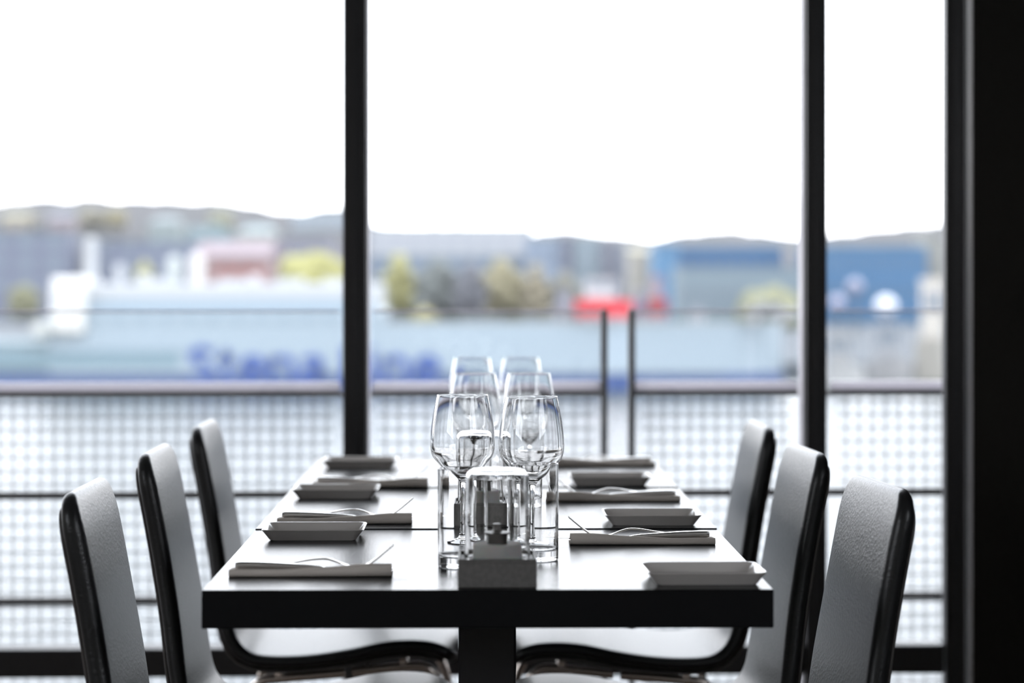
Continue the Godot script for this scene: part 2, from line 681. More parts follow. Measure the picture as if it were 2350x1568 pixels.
func ferry() -> void:
	var t := thing("ferry", "large pale blue ferry with blue lettering on its side across the harbour", "ferry", Vector3(-9.1, -8.1, -203))
	var hull := paint(Color(0.244, 0.297, 0.342), 0.45)
	var band := paint(Color(0.183, 0.240, 0.287), 0.5)
	var white := paint(Color(0.314, 0.325, 0.338), 0.5)
	var bright := paint(Color(0.548, 0.540, 0.518), 0.5)
	var stripe := paint(Color(0.025, 0.055, 0.17), 0.5)
	var left := -35.9
	var right := 35.8
	# hull: side plating rounded towards the bow at the right, with a lower after deck at the left
	obj("hull", hull_block(-27.6, right, 0.95, 5.35, 15.0, 6.0), hull, t)
	obj("foredeck", hull_block(0.8, right - 0.4, 5.35, 5.4, 14.4, 5.8), paint(Color(0.030, 0.039, 0.035), 0.8), t, Vector3(0, 0, -0.3))
	obj("upper_hull", box(Vector3(-27.6, 5.35, -15.0), Vector3(0.8, 6.45, 0.0), 0.1), hull, t)
	obj("after_deck", box(Vector3(left, 0.95, -14.6), Vector3(-27.6, 3.75, -0.2), 0.1), paint(Color(0.128, 0.171, 0.196)), t)
	obj("boot_stripe", hull_block(left, right + 0.1, -1.0, 1.1, 15.1, 6.0), stripe, t)
	obj("rubbing_strake", box(Vector3(-27.6, 3.0, -0.1), Vector3(-14.0, 3.2, 0.08), 0.03), band, t)
	obj("shade_panel", box(Vector3(-35.0, 1.6, -0.2), Vector3(-16.5, 2.9, 0.03), 0.05), paint(Color(0.137, 0.204, 0.242)), t)
	obj("superstructure", box(Vector3(-25.4, 6.4, -13.5), Vector3(0.4, 8.72, -1.0), 0.15), white, t)
	obj("window_band", box(Vector3(-25.4, 6.5, -1.3), Vector3(0.0, 7.35, -0.93), 0.04), band, t)
	obj("bridge", box(Vector3(-27.3, 4.5, -8.0), Vector3(-24.45, 9.3, 0.8), 0.25), bright, t)
	obj("bridge_window", box(Vector3(-27.0, 7.15, 0.75), Vector3(-24.7, 7.45, 0.84), 0.02), band, t)
	var boat_ball := SphereMesh.new()
	boat_ball.radius = 0.75
	boat_ball.height = 1.5
	obj("buoy", boat_ball, paint(Color(0.384, 0.388, 0.367)), t, Vector3(-28.1, 4.8, 0.9))
	# masts, funnels and round topped vents on the top deck
	for q in [[-24.6, 12.85, 0.5, white], [-22.15, 10.5, 0.42, white], [-17.45, 11.2, 0.62, paint(Color(0.329, 0.351, 0.342))], [-15.5, 11.38, 0.70, paint(Color(0.429, 0.414, 0.401))], [-20.1, 9.6, 0.5, white], [-10.5, 9.5, 0.6, white]]:
		var r: float = q[2]
		var high: float = q[1] - 8.6
		var prof: Array = [Vector2(0, 0), Vector2(r, 0), Vector2(r, high - r)]
		prof.append_array(arc(0, high - r, r, 0, 90, 6).slice(1))
		obj("vent", lathe(prof, 20), q[3], t, Vector3(q[0], 8.6, -4.0))
	for q in [-18.8, -12.4, -7.4, -3.2]:
		obj("deck_box", box(Vector3(q - 1.2, 8.6, -5.0), Vector3(q + 1.2, 9.15, -2.0), 0.1), white, t)
	for i in 12:
		obj("hull_window", box(Vector3(-24.0 + i * 2.0, 5.6, -0.02), Vector3(-23.2 + i * 2.0, 6.1, 0.03), 0.01), band, t)
	# the lettering: thick strokes laid on the plating, one part to each letter
	var pen := 0.0
	for ch in ["S", "t", "e", "n", "a", " ", "L", "i", "n", "e"]:
		if ch != " ":
			obj("letter", letter(STROKES[ch], 4.3), M.letter_blue, t, Vector3(-15.72 + pen * 4.3, 0.34, 0.12))
		pen += {"S": 0.55, "t": 0.43, "e": 0.58, "n": 0.62, "a": 0.57, " ": 0.25, "L": 0.52, "i": 0.29}[ch]


const STROKES := {   # polylines in em units, cap height 0.71
	"S": [[0.47, 0.60, 0.36, 0.66, 0.2, 0.66, 0.09, 0.58, 0.1, 0.46, 0.25, 0.37, 0.4, 0.3, 0.46, 0.18, 0.38, 0.08, 0.22, 0.05, 0.05, 0.11]],
	"t": [[0.2, 0.66, 0.2, 0.4, 0.2, 0.15, 0.25, 0.06, 0.37, 0.05], [0.04, 0.49, 0.2, 0.49, 0.36, 0.49]],
	"e": [[0.09, 0.28, 0.3, 0.28, 0.49, 0.28, 0.45, 0.42, 0.3, 0.49, 0.15, 0.43, 0.09, 0.27, 0.15, 0.11, 0.3, 0.05, 0.47, 0.1]],
	"n": [[0.1, 0.53, 0.1, 0.3, 0.1, 0.0], [0.1, 0.36, 0.2, 0.47, 0.34, 0.49, 0.47, 0.41, 0.49, 0.28, 0.49, 0.0]],
	"a": [[0.1, 0.44, 0.24, 0.49, 0.39, 0.46, 0.44, 0.34, 0.44, 0.15, 0.44, 0.0], [0.44, 0.29, 0.25, 0.28, 0.1, 0.22, 0.09, 0.1, 0.2, 0.05, 0.34, 0.07, 0.44, 0.17]],
	"L": [[0.1, 0.71, 0.1, 0.4, 0.1, 0.06, 0.28, 0.06, 0.46, 0.06]],
	"i": [[0.13, 0.53, 0.13, 0.3, 0.13, 0.0], [0.13, 0.63, 0.13, 0.66, 0.13, 0.71]],
}


func letter(strokes: Array, em: float) -> ArrayMesh:
	var s := Shape.new()
	var half := 0.07 * em
	for st in strokes:
		var pts: Array = []
		for k in range(0, st.size(), 2):
			pts.append(Vector3(st[k], st[k + 1], 0) * em)
		var line := smooth_path(pts, 0.05 * em)
		var rings: Array = []
		for i in line.size():
			var d := (line[min(i + 1, line.size() - 1)] - line[max(i - 1, 0)]).normalized()
			var n := Vector3(-d.y, d.x, 0) * half
			rings.append(PackedVector3Array([line[i] - n, line[i] + n, line[i] + n + Vector3(0, 0, 0.06), line[i] - n + Vector3(0, 0, 0.06)]))
		s.loft(rings)
	return s.mesh(30.0)


func hull_block(x0: float, x1: float, y0: float, y1: float, beam: float, nose: float) -> ArrayMesh:
	var plan := PackedVector3Array()
	plan.append(Vector3(x0, 0, -beam))
	plan.append(Vector3(x0, 0, 0))
	for k in 9:   # the bow
		var w := k / 8.0 * PI / 2
		plan.append(Vector3(x1 - nose + nose * sin(w), 0, -beam / 2 + beam / 2 * cos(w)))
	for k in 8:
		var w := (8 - k - 1) / 8.0 * PI / 2
		plan.append(Vector3(x1 - nose + nose * sin(w), 0, -beam / 2 - beam / 2 * cos(w)))
	var rings: Array = []
	for y in [y0, y1]:
		var ring := PackedVector3Array()
		for p in plan:
			ring.append(Vector3(p.x, y, p.z))
		rings.append(ring)
	var s := Shape.new()
	s.loft(rings)
	return s.mesh(40.0)


func building(called: String, label: String, category: String, x0: float, x1: float, y0: float, y1: float, z: float, deep: float, col: Color, wincol: Color, cols: int, rows: int, roof: String, roofcol: Color, group: String) -> void:
	var mid := (x0 + x1) / 2.0
	var ground := minf(hill_height(mid, z), hill_height(mid, z - deep)) - 0.2
	if z > -500.0:
		ground = QUAY
	var base := ground
	var t := thing(called, label, category, Vector3(mid, base, z), 0.0, group)
	var h := (x1 - x0) / 2.0
	var top := y1 - base
	var rise := minf((x1 - x0) * 0.22, (y1 - y0) * 0.35)
	if roof == "flat":
		rise = 0.0
	obj("walls", box(Vector3(-h, 0, -deep), Vector3(h, top - rise, 0), 0.05), paint(col), t)
	if roof == "flat":
		obj("roof", box(Vector3(-h - 0.04, top - 0.35, -deep - 0.04), Vector3(h + 0.04, top, 0.15), 0.05), paint(roofcol), t)
	else:
		var s := Shape.new()
		var in_: float = 0.0 if roof == "gable" else h * 0.45
		var e := 0.3
		var a := PackedVector3Array([Vector3(-h - e, top - rise, e), Vector3(h + e, top - rise, e), Vector3(h + e, top - rise, -deep - e), Vector3(-h - e, top - rise, -deep - e)])
		s.v.append_array(a)
		s.v.append_array([Vector3(-h + in_ - e, top, -deep / 2), Vector3(h - in_ + e, top, -deep / 2)])
		s.t.append_array([0, 1, 5, 0, 5, 4, 2, 3, 4, 2, 4, 5, 1, 2, 5, 3, 0, 4, 3, 2, 1, 3, 1, 0])
		s.outward()
		obj("roof", s.mesh(20.0), paint(roofcol), t)
	# windows: frame, and the pane set into it
	var wide := 2.0 * h / cols
	var tall := (y1 - y0 - rise) / rows
	var w := wide * 0.52
	var v := tall * 0.5
	var frame := Shape.new()
	var f := minf(0.15, w * 0.1)
	add_box(frame, Vector3(-w / 2, -v / 2, -0.1), Vector3(-w / 2 + f, v / 2, 0.08))
	add_box(frame, Vector3(w / 2 - f, -v / 2, -0.1), Vector3(w / 2, v / 2, 0.08))
	add_box(frame, Vector3(-w / 2 + f, -v / 2, -0.1), Vector3(w / 2 - f, -v / 2 + f, 0.08))
	add_box(frame, Vector3(-w / 2 + f, v / 2 - f, -0.1), Vector3(w / 2 - f, v / 2, 0.08))
	var fm := frame.mesh(20.0)
	var pane := box(Vector3(-w / 2 + f, -v / 2 + f, -0.1), Vector3(w / 2 - f, v / 2 - f, 0.03))
	for i in cols:
		for j in rows:
			var win := obj("window", fm, paint(wincol), t, Vector3(-h + (i + 0.5) * wide, top - rise - (j + 0.55) * tall, 0))
			obj("pane", pane, paint(wincol * 0.9, 0.3), win)


func far_tree(called: String, label: String, x0: float, x1: float, y0: float, y1: float, z: float, col: Color, seed_: int, group: String) -> void:
	var mid := (x0 + x1) / 2.0
	var r := (x1 - x0) / 2.0
	var ground := QUAY if z > -500.0 else hill_height(mid, z) - 0.1
	var t := thing(called, label, called, Vector3(mid, ground, z), 0.0, group)
	var g := RandomNumberGenerator.new()
	g.seed = seed_ * 131 + 7
	var top := y1 - ground
	var low := maxf(minf(y0 - ground, top - r), 0.35)
	if called == "bush":
		low = 0.0
	var crown := Shape.new()
	var wob := FastNoiseLite.new()
	wob.seed = seed_
	wob.frequency = 0.9
	var n := 13
	for i in n:
		var q := i / float(n - 1)
		var a := i * 2.4
		var cy := lerpf(low + (top - low) * 0.22, top - (top - low) * 0.2, q)
		var spread := r * 0.62 * sqrt(maxf(0.0, 1.0 - pow(absf(q - 0.35) / 0.75, 2.0)))
		var br := minf(r * g.randf_range(0.42, 0.55), (top - low) * 0.34)
		var c := Vector3(cos(a) * spread, cy, sin(a) * spread)
		if i == n - 1:
			c = Vector3(0, top - br, 0)
		blob(crown, c, br, wob)
	obj("crown", crown.mesh(70.0), paint(col, 0.95), t)
	if called == "tree":
		var s := Shape.new()
		add_tube(s, PackedVector3Array([Vector3(0, -0.2, 0), Vector3(0.05, low * 0.6, 0), Vector3(0, low + (top - low) * 0.4, 0)]), maxf(0.15, r * 0.07), 8)
		obj("trunk", s.mesh(), M.bark, t)


func blob(s: Shape, c: Vector3, r: float, wob: FastNoiseLite) -> void:
	var b := Shape.new()
	var rings: Array = []
	for i in 9:
		var th := PI * i / 8.0
		var ring := PackedVector3Array()
		for k in 12:
			var w := TAU * k / 12
			var d := Vector3(sin(th) * cos(w), cos(th), sin(th) * sin(w))
			ring.append(c + d * r * (1.0 + 0.28 * wob.get_noise_3dv((c + d * r) * 2.0 / maxf(r, 0.5))))
		rings.append(ring)
	for ring_i in [0, 8]:
		for k in 12:
			rings[ring_i][k] = rings[ring_i][0]
	b.grid(rings)
	b.outward()
	s.add(b)


func boat(label: String, x0: float, x1: float, y0: float, y1: float, z: float, base: float, hullcol: Color, cabincol: Color, group: String) -> void:
	var mid := (x0 + x1) / 2.0
	var t := thing("boat", label, "boat", Vector3(mid, base, z), 0.0, group)
	var h := (x1 - x0) / 2.0
	var lift := 0.0
	if base > -3.0:   # boats on the ferry's deck stand in a cradle
		for q in [-0.5, 0.4]:
			obj("cradle", box(Vector3(h * q - 0.12, 0, -h * 0.3), Vector3(h * q + 0.12, 0.62, h * 0.3), 0.02), M.grey_strip, t)
		base += 0.6
		lift = 0.6
	var top := y1 - base
	var side := top * 0.42
	var beam := h * 0.75
	var rings: Array = []
	for q in [[-0.15, 0.55], [0.35, 0.85], [1.0, 1.0]]:
		var ring := PackedVector3Array()
		for k in 16:
			var a: float = k / 8.0 if k <= 8 else (16 - k) / 8.0
			var sg := 1.0 if k <= 8 else -1.0
			var x: float = lerpf(-h, h, a) * lerpf(0.85, 1.0, q[1])
			var wd: float = beam * 0.5 * (1.0 - pow(a, 3.0)) * q[1] + 0.01
			ring.append(Vector3(x, lift + q[0] * side, sg * wd))
		rings.append(ring)
	var s := Shape.new()
	s.loft(rings)
	obj("hull", s.mesh(50.0), paint(hullcol, 0.4), t)
	var cw := h * 0.62
	obj("cabin", box(Vector3(-h * 0.62, lift + side, -beam * 0.3), Vector3(-h * 0.62 + cw * 1.7, lift + top * 0.96, beam * 0.3), h * 0.08), paint(cabincol, 0.4), t)
	for k in 3:
		obj("window", box(Vector3(-h * 0.5 + k * cw * 0.5, lift + side + (top - side) * 0.45, beam * 0.29), Vector3(-h * 0.5 + k * cw * 0.5 + cw * 0.36, lift + side + (top - side) * 0.8, beam * 0.31)), M.far_glass, t)
	obj("roof", box(Vector3(-h * 0.68, lift + top * 0.96, -beam * 0.34), Vector3(-h * 0.56 + cw * 1.7, lift + top, beam * 0.34), 0.02), paint(cabincol, 0.4), t)


func globe_lamp(label: String, x: float, y: float, z: float, r: float, col: Color) -> void:
	var t := thing("quay_lamp", label, "street lamp", Vector3(x, QUAY, z), 0.0, "")
	var s := Shape.new()
	add_tube(s, PackedVector3Array([Vector3(0, 0, 0), Vector3(0, (y - QUAY) * 0.5, 0), Vector3(0, y - QUAY - r * 0.9, 0)]), 0.12, 10)
	obj("pole", s.mesh(), M.dark_grey_metal, t)
	var ball := SphereMesh.new()
	ball.radius = r
	ball.height = 2 * r
	obj("lamp_globe", ball, paint(col, 0.3), t, Vector3(0, y - QUAY, 0))


func far_bank() -> void:
	building("apartment_block", "long grey blue apartment block at the left edge behind the ferry", "building", -107.35, -79.73, -1.71, 10.11, -466.78, 14, Color(0.103, 0.116, 0.156), Color(0.131, 0.164, 0.200), 5, 3, "flat", Color(0.094, 0.135, 0.164), "")
	building("apartment_block", "grey violet apartment block right of the pale mast, under the hill", "building", -76.6, -57.3, -1.78, 8.58, -476.78, 14, Color(0.109, 0.123, 0.168), Color(0.135, 0.160, 0.198), 4, 3, "flat", Color(0.123, 0.160, 0.185), "")
	building("hill_house", "peach coloured house on the hilltop at the far left", "house", -122.29, -115.4, 12.52, 17.87, -616.78, 12, Color(0.217, 0.194, 0.164), Color(0.109, 0.109, 0.118), 2, 2, "gable", Color(0.185, 0.174, 0.118), "")
	building("hill_house", "pink house on the hill with a dark roof, second from the left", "house", -110.29, -103.62, 12.41, 17.65, -616.78, 12, Color(0.221, 0.185, 0.189), Color(0.126, 0.109, 0.123), 2, 2, "gable", Color(0.109, 0.113, 0.140), "")
	building("hill_house", "pale green house in the middle of the hill slope", "house", -81.97, -74.43, 11.08, 16.48, -596.78, 12, Color(0.185, 0.217, 0.217), Color(0.126, 0.148, 0.160), 3, 2, "hip", Color(0.140, 0.160, 0.168), "")
	building("hill_house", "cream house on the slope above the red brick building", "house", -58.09, -49.03, 9.09, 13.68, -576.78, 12, Color(0.236, 0.236, 0.217), Color(0.154, 0.164, 0.164), 3, 2, "hip", Color(0.180, 0.219, 0.226), "")
	building("brick_building", "pinkish red brick building behind the ferry masts", "building", -49.08, -36.56, -1.71, 7.65, -416.78, 16, Color(0.203, 0.137, 0.133), Color(0.164, 0.148, 0.160), 5, 3, "gable", Color(0.160, 0.126, 0.140), "")
	building("warehouse", "low brick red shed in front of the pink brick building", "building", -43.33, -35.94, -1.54, 3.43, -391.78, 10, Color(0.203, 0.088, 0.083), Color(0.219, 0.168, 0.164), 3, 1, "flat", Color(0.207, 0.135, 0.126), "")
	building("tower_block", "dark maroon narrow block beside the pink brick building", "building", -37.98, -36.56, -1.85, 7.65, -436.78, 10, Color(0.109, 0.088, 0.109), Color(0.135, 0.118, 0.140), 1, 4, "flat", Color(0.109, 0.088, 0.109), "")
	building("office_block", "violet grey row of offices above the big yellow tree", "building", -39.56, -28.74, -3.24, 8.94, -466.78, 14, Color(0.135, 0.126, 0.160), Color(0.148, 0.168, 0.198), 5, 3, "flat", Color(0.135, 0.168, 0.185), "")
	building("office_block", "very pale blue block on the horizon left of the dark mullion", "building", -49.96, -34.76, 10.6, 18.44, -636.78, 14, Color(0.214, 0.239, 0.267), Color(0.185, 0.219, 0.246), 5, 2, "flat", Color(0.185, 0.212, 0.231), "")
	building("terminal_hall", "wide white hall with a pale grey roof right of the mullion", "building", -24.4, 11.49, 6.31, 12.42, -526.78, 30, Color(0.290, 0.298, 0.313), Color(0.219, 0.236, 0.273), 9, 1, "flat", Color(0.189, 0.217, 0.226), "")
	building("terminal_hall", "blue grey storey under the wide white hall", "building", -23.02, 9.03, -3.53, 6.02, -496.78, 20, Color(0.126, 0.156, 0.198), Color(0.109, 0.137, 0.185), 9, 1, "flat", Color(0.160, 0.189, 0.207), "")
	building("office_block", "light blue block at the right end of the white hall", "building", 9.21, 16.8, -3.44, 9.28, -486.78, 14, Color(0.160, 0.194, 0.246), Color(0.126, 0.160, 0.212), 3, 2, "flat", Color(0.126, 0.164, 0.185), "")
	building("tower_block", "dark violet grey stair tower between two light blue blocks", "building", 16.91, 18.41, -3.42, 9.6, -484.78, 10, Color(0.123, 0.126, 0.164), Color(0.135, 0.144, 0.180), 1, 4, "flat", Color(0.123, 0.126, 0.164), "")
	building("office_block", "light blue block above the small red boat", "building", 18.75, 24.58, -3.44, 9.28, -486.78, 14, Color(0.185, 0.224, 0.254), Color(0.154, 0.196, 0.226), 2, 3, "flat", Color(0.135, 0.174, 0.196), "")
	building("tower_block", "violet grey tower right of the light blue block", "building", 24.64, 26.4, -3.4, 8.87, -482.78, 10, Color(0.130, 0.133, 0.164), Color(0.144, 0.152, 0.180), 1, 4, "flat", Color(0.130, 0.133, 0.164), "")
	building("office_block", "grey lilac block left of the cream house", "building", 26.88, 31.3, -3.44, 8.22, -486.78, 14, Color(0.172, 0.185, 0.221), Color(0.154, 0.172, 0.203), 2, 3, "flat", Color(0.172, 0.185, 0.221), "")
	building("quay_house", "cream house with a yellow roof beside the blue warehouse", "house", 27.93, 32.32, 0.99, 6.84, -446.78, 12, Color(0.273, 0.257, 0.226), Color(0.219, 0.207, 0.185), 2, 2, "gable", Color(0.241, 0.221, 0.156), "")
	building("gatehouse", "bright sky blue end tower of the long blue warehouse", "building", 31.19, 35.23, 0.23, 7.05, -426.78, 16, Color(0.065, 0.148, 0.246), Color(0.052, 0.126, 0.219), 2, 2, "flat", Color(0.065, 0.148, 0.246), "")
	building("warehouse", "long steel blue warehouse left of the right mullion", "building", 37.11, 56.37, 0.18, 7.0, -446.78, 30, Color(0.032, 0.083, 0.168), Color(0.058, 0.113, 0.185), 8, 1, "flat", Color(0.067, 0.135, 0.196), "")
	building("warehouse", "grey teal quay shed below the long blue warehouse", "building", 33.06, 53.87, -6.35, 3.03, -396.78, 16, Color(0.119, 0.156, 0.180), Color(0.109, 0.137, 0.164), 8, 1, "flat", Color(0.094, 0.118, 0.154), "")
	building("warehouse", "tall blue warehouse seen between the right mullion and the jamb", "building", 58.99, 77.84, -3.54, 6.62, -416.78, 30, Color(0.042, 0.102, 0.189), Color(0.046, 0.103, 0.180), 7, 2, "flat", Color(0.058, 0.126, 0.198), "")
	building("office_block", "beige block at the right end beside the jamb", "building", 81.71, 89.67, -3.77, 8.94, -436.78, 14, Color(0.189, 0.189, 0.172), Color(0.156, 0.160, 0.156), 3, 4, "flat", Color(0.189, 0.189, 0.172), "")
	far_tree("tree", "small olive tree on the hilltop between two houses", -101.51, -94.5, 13.88, 18.7, -606.78, Color(0.160, 0.152, 0.126), 1, "")
	far_tree("tree", "pale ochre tree on the hill above the grey violet block", -94.19, -88.52, 14.06, 18.21, -604.78, Color(0.185, 0.168, 0.113), 2, "")
	far_tree("tree", "sandy olive tree on the slope right of the pale green house", -67.32, -61.07, 13.03, 17.78, -596.78, Color(0.172, 0.172, 0.133), 3, "")
	far_tree("tree", "grey teal trees below the pale green house", -66.21, -54.09, 7.76, 12.62, -536.78, Color(0.119, 0.156, 0.168), 4, "")
	far_tree("tree", "olive tree at the left edge behind the white bridge house", -74.0, -68.96, -5.47, 0.2, -376.78, Color(0.123, 0.123, 0.077), 5, "")
	far_tree("tree", "small yellow tree behind the round white vents", -56.94, -53.93, -1.0, 4.03, -396.78, Color(0.236, 0.231, 0.126), 6, "")
	far_tree("tree", "large bright yellow green tree left of the dark mullion", -29.91, -19.55, -3.18, 4.78, -356.78, Color(0.226, 0.217, 0.088), 7, "")
	far_tree("tree", "yellow green tree just right of the dark mullion", -15.04, -9.71, -5.97, 4.89, -366.78, Color(0.203, 0.194, 0.088), 8, "")
	far_tree("tree", "dark grey green tree in the middle behind the glasses", -10.1, -2.32, -5.78, 4.14, -356.78, Color(0.091, 0.100, 0.097), 9, "")
	far_tree("tree", "darkest grey tree beside the tan trees", -3.95, 1.04, -5.69, 3.59, -351.78, Color(0.088, 0.091, 0.103), 10, "")
	far_tree("tree", "tan brown tree in the middle right of the dark tree", -0.37, 6.8, -5.82, 4.16, -358.78, Color(0.168, 0.152, 0.097), 11, "")
	far_tree("tree", "sandy brown tree left of the small red boat", 6.08, 10.34, -5.75, 3.35, -354.78, Color(0.172, 0.152, 0.109), 12, "")
	far_tree("tree", "grey olive tree behind the small white cabin boat", 10.06, 15.29, -5.83, 2.07, -358.78, Color(0.126, 0.123, 0.103), 13, "")
	far_tree("bush", "pale grey green bush under the yellow tree", -15.65, -12.84, -5.39, 1.65, -336.78, Color(0.198, 0.207, 0.180), 14, "")
	far_tree("bush", "low yellow bush at the water's edge", -9.09, -5.63, -5.41, -2.76, -316.78, Color(0.221, 0.198, 0.094), 15, "")
	far_tree("bush", "yellow green bush on the quay left of the white boats", 40.33, 50.35, -5.97, -0.63, -376.78, Color(0.180, 0.180, 0.109), 16, "")
	boat("small red boat with a white canopy on the ferry's foredeck", 8.03, 13.01, -2.71, 1.08, -202.78, -2.65, Color(0.546, 0.044, 0.058), Color(0.406, 0.390, 0.398), "")
	boat("small pink topped red boat right of the railing posts", 14.27, 15.98, -2.45, 1.3, -202.78, -2.65, Color(0.219, 0.029, 0.035), Color(0.262, 0.156, 0.168), "")
	boat("lilac boat stowed between the two red ones", 13.06, 14.49, -2.97, 0.03, -204.78, -2.65, Color(0.156, 0.137, 0.217), Color(0.185, 0.172, 0.241), "")
	boat("small pale cabin boat under the sandy brown tree", 6.23, 8.41, -2.74, 0.18, -204.78, -2.65, Color(0.219, 0.226, 0.262), Color(0.207, 0.207, 0.241), "")
	boat("small white boat below the grey teal quay shed", 17.6, 19.14, -3.55, -1.27, -200.78, -2.65, Color(0.246, 0.252, 0.278), Color(0.246, 0.252, 0.278), "")
	boat("long white boat left of the right mullion", 22.16, 27.37, -3.53, -0.78, -202.78, -2.65, Color(0.406, 0.413, 0.446), Color(0.267, 0.267, 0.241), "")
	boat("white motor boat nearest to the right mullion", 29.47, 33.84, -7.26, -3.74, -208.78, -8.55, Color(0.339, 0.339, 0.339), Color(0.262, 0.262, 0.267), "")
	boat("pale motor boat in the middle of the right bay", 35.2, 39.42, -6.15, -3.05, -216.78, -8.55, Color(0.257, 0.252, 0.257), Color(0.241, 0.246, 0.262), "")
	boat("cream yacht with a tall cabin beside the jamb", 39.86, 43.64, -6.38, 1.08, -218.78, -8.55, Color(0.262, 0.246, 0.221), Color(0.429, 0.398, 0.360), "")
	globe_lamp("lilac globe lamp on a post close to the right mullion", 42.94, -1.78, -286.78, 0.85, Color(0.230, 0.224, 0.295))
	globe_lamp("grey lilac globe lamp before the tall blue warehouse", 48.14, 0.04, -306.78, 1.0, Color(0.178, 0.178, 0.235))
	globe_lamp("bright white globe lamp in the centre of the right bay", 47.08, -2.18, -276.78, 1.25, Color(0.476, 0.485, 0.522))

# ================================================================= tables
const TX := 0.0106   # middle of the tables
const TW := 0.763
const TL := 0.772


func top_at(z: float) -> float:   # each table stands a little higher than the one before it
	return TOP + 0.002 * int(clampf(-z / TL, 0.0, 2.0))


func tables() -> void:
	var words := ["square black table nearest the camera, its edge facing us", "middle square black table of the row of three", "far square black table next to the window"]
	var t := thing("dining_table", words[0], "table", Vector3(TX, 0, -TL / 2), 0.0, "black tables pushed together in a row")
	obj("tabletop", box(Vector3(-TW / 2, TOP - 0.0515, -TL / 2 + 0.0012), Vector3(TW / 2, TOP, TL / 2 - 0.0012), 0.0012), M.black_stained_wood, t)
	obj("pedestal", box(Vector3(-0.0425, 0.03, -0.0425), Vector3(0.0425, TOP - 0.0515, 0.0425), 0.003), M.black_metal, t)
	obj("mounting_plate", box(Vector3(-0.16, TOP - 0.0595, -0.16), Vector3(0.16, TOP - 0.0515, 0.16), 0.002), M.black_metal, t)
	obj("base_plate", box(Vector3(-0.125, 0.0, -0.125), Vector3(0.125, 0.03, 0.125), 0.006), M.black_metal, t)
	for i in [1, 2]:
		copy(t, "dining_table", words[i], Vector3(TX, 0.002 * i, -TL * (i + 0.5)))


# ================================================================= chairs
const SEAT_LINE := [[-0.2705, 0.8545], [-0.246, 0.73], [-0.221, 0.585], [-0.2075, 0.48], [-0.198, 0.43], [-0.179, 0.402], [-0.152, 0.391], [-0.10, 0.3885], [-0.04, 0.392], [0.03, 0.402], [0.094, 0.415], [0.14, 0.4195], [0.185, 0.4185], [0.218, 0.411], [0.245, 0.396], [0.257, 0.380]]


func shell(out_by: float, thick0: float, thick1: float, w0: float, w1: float, trim: float) -> ArrayMesh:
	# the seat and back as one curved, padded sheet: its inner line swept across the width, all edges rounded
	var pts: Array = []
	for p in SEAT_LINE:
		pts.append(Vector3(p[0], p[1], 0))
	var line := smooth_path(pts, 0.011)
	var n := line.size()
	var total := 0.0
	var at := PackedFloat32Array([0.0])
	for i in n - 1:
		total += line[i].distance_to(line[i + 1])
		at.append(total)
	var rings: Array = []
	var marks: Array = []   # arc lengths at which a ring stands, close together at both ends
	for k in [0.0, 0.0012, 0.004, 0.008, 0.014, 0.022, 0.032, 0.044]:
		marks.append(trim + k)
	var m := trim + 0.058
	while m < total - trim - 0.058:
		marks.append(m)
		m += 0.014
	for k in [0.044, 0.032, 0.022, 0.014, 0.008, 0.004, 0.0012, 0.0]:
		marks.append(total - trim - k)
	for s in marks:
		var i := 0
		while i < n - 2 and at[i + 1] < s:
			i += 1
		var q: float = (s - at[i]) / maxf(at[i + 1] - at[i], 1e-6)
		var p := line[i].lerp(line[i + 1], q)
		var d := (line[min(i + 2, n - 1)] - line[max(i - 1, 0)]).normalized()
		var out := Vector3(d.y, -d.x, 0)
		if out.x > 0.0 and s < total * 0.4 or out.y > 0.0 and s > total * 0.5:
			out = -out
		var along: float = s / total
		var thick := lerpf(thick0, thick1, smoothstep(0.35, 0.6, along))
		var wide := lerpf(w0, w1, smoothstep(0.15, 0.6, along))
		var e: float = minf(s - trim, total - trim - s)
		var rc := 0.05
		if e < rc:
			wide -= 2.0 * (rc - sqrt(maxf(0.0, rc * rc - (rc - e) * (rc - e))))
		var t2 := thick / 2.0
		if trim == 0.0 and s < 0.07:
			t2 *= 1.0 - 0.42 * pow(1.0 - s / 0.07, 2.0)   # the padding thins towards the top edge
		if e < t2:
			t2 = maxf(sqrt(maxf(0.0, t2 * t2 - (t2 - e) * (t2 - e))), 0.0004)
		var c := p + out * (out_by + thick / 2.0)
		var ring := PackedVector3Array()
		var r := minf(t2, wide / 2.0)
		for k in 10:   # inner face bulges a little, like padding
			var zz := lerpf(-(wide / 2 - r), wide / 2 - r, k / 9.0)
			ring.append(c - out * (t2 + 0.0025 * (1.0 - pow(2.0 * k / 9.0 - 1.0, 2.0))) + Vector3(0, 0, zz))
		for k in range(1, 8):
			var w := PI * k / 8.0
			ring.append(c - out * t2 * cos(w) + Vector3(0, 0, wide / 2 - r + r * sin(w)))
		for k in 10:
			ring.append(c + out * t2 + Vector3(0, 0, lerpf(wide / 2 - r, -(wide / 2 - r), k / 9.0)))
		for k in range(1, 8):
			var w := PI * k / 8.0
			ring.append(c + out * t2 * cos(w) - Vector3(0, 0, wide / 2 - r + r * sin(w)))
		rings.append(ring)
	var sh := Shape.new()
	sh.loft(rings)
	return sh.mesh(50.0)


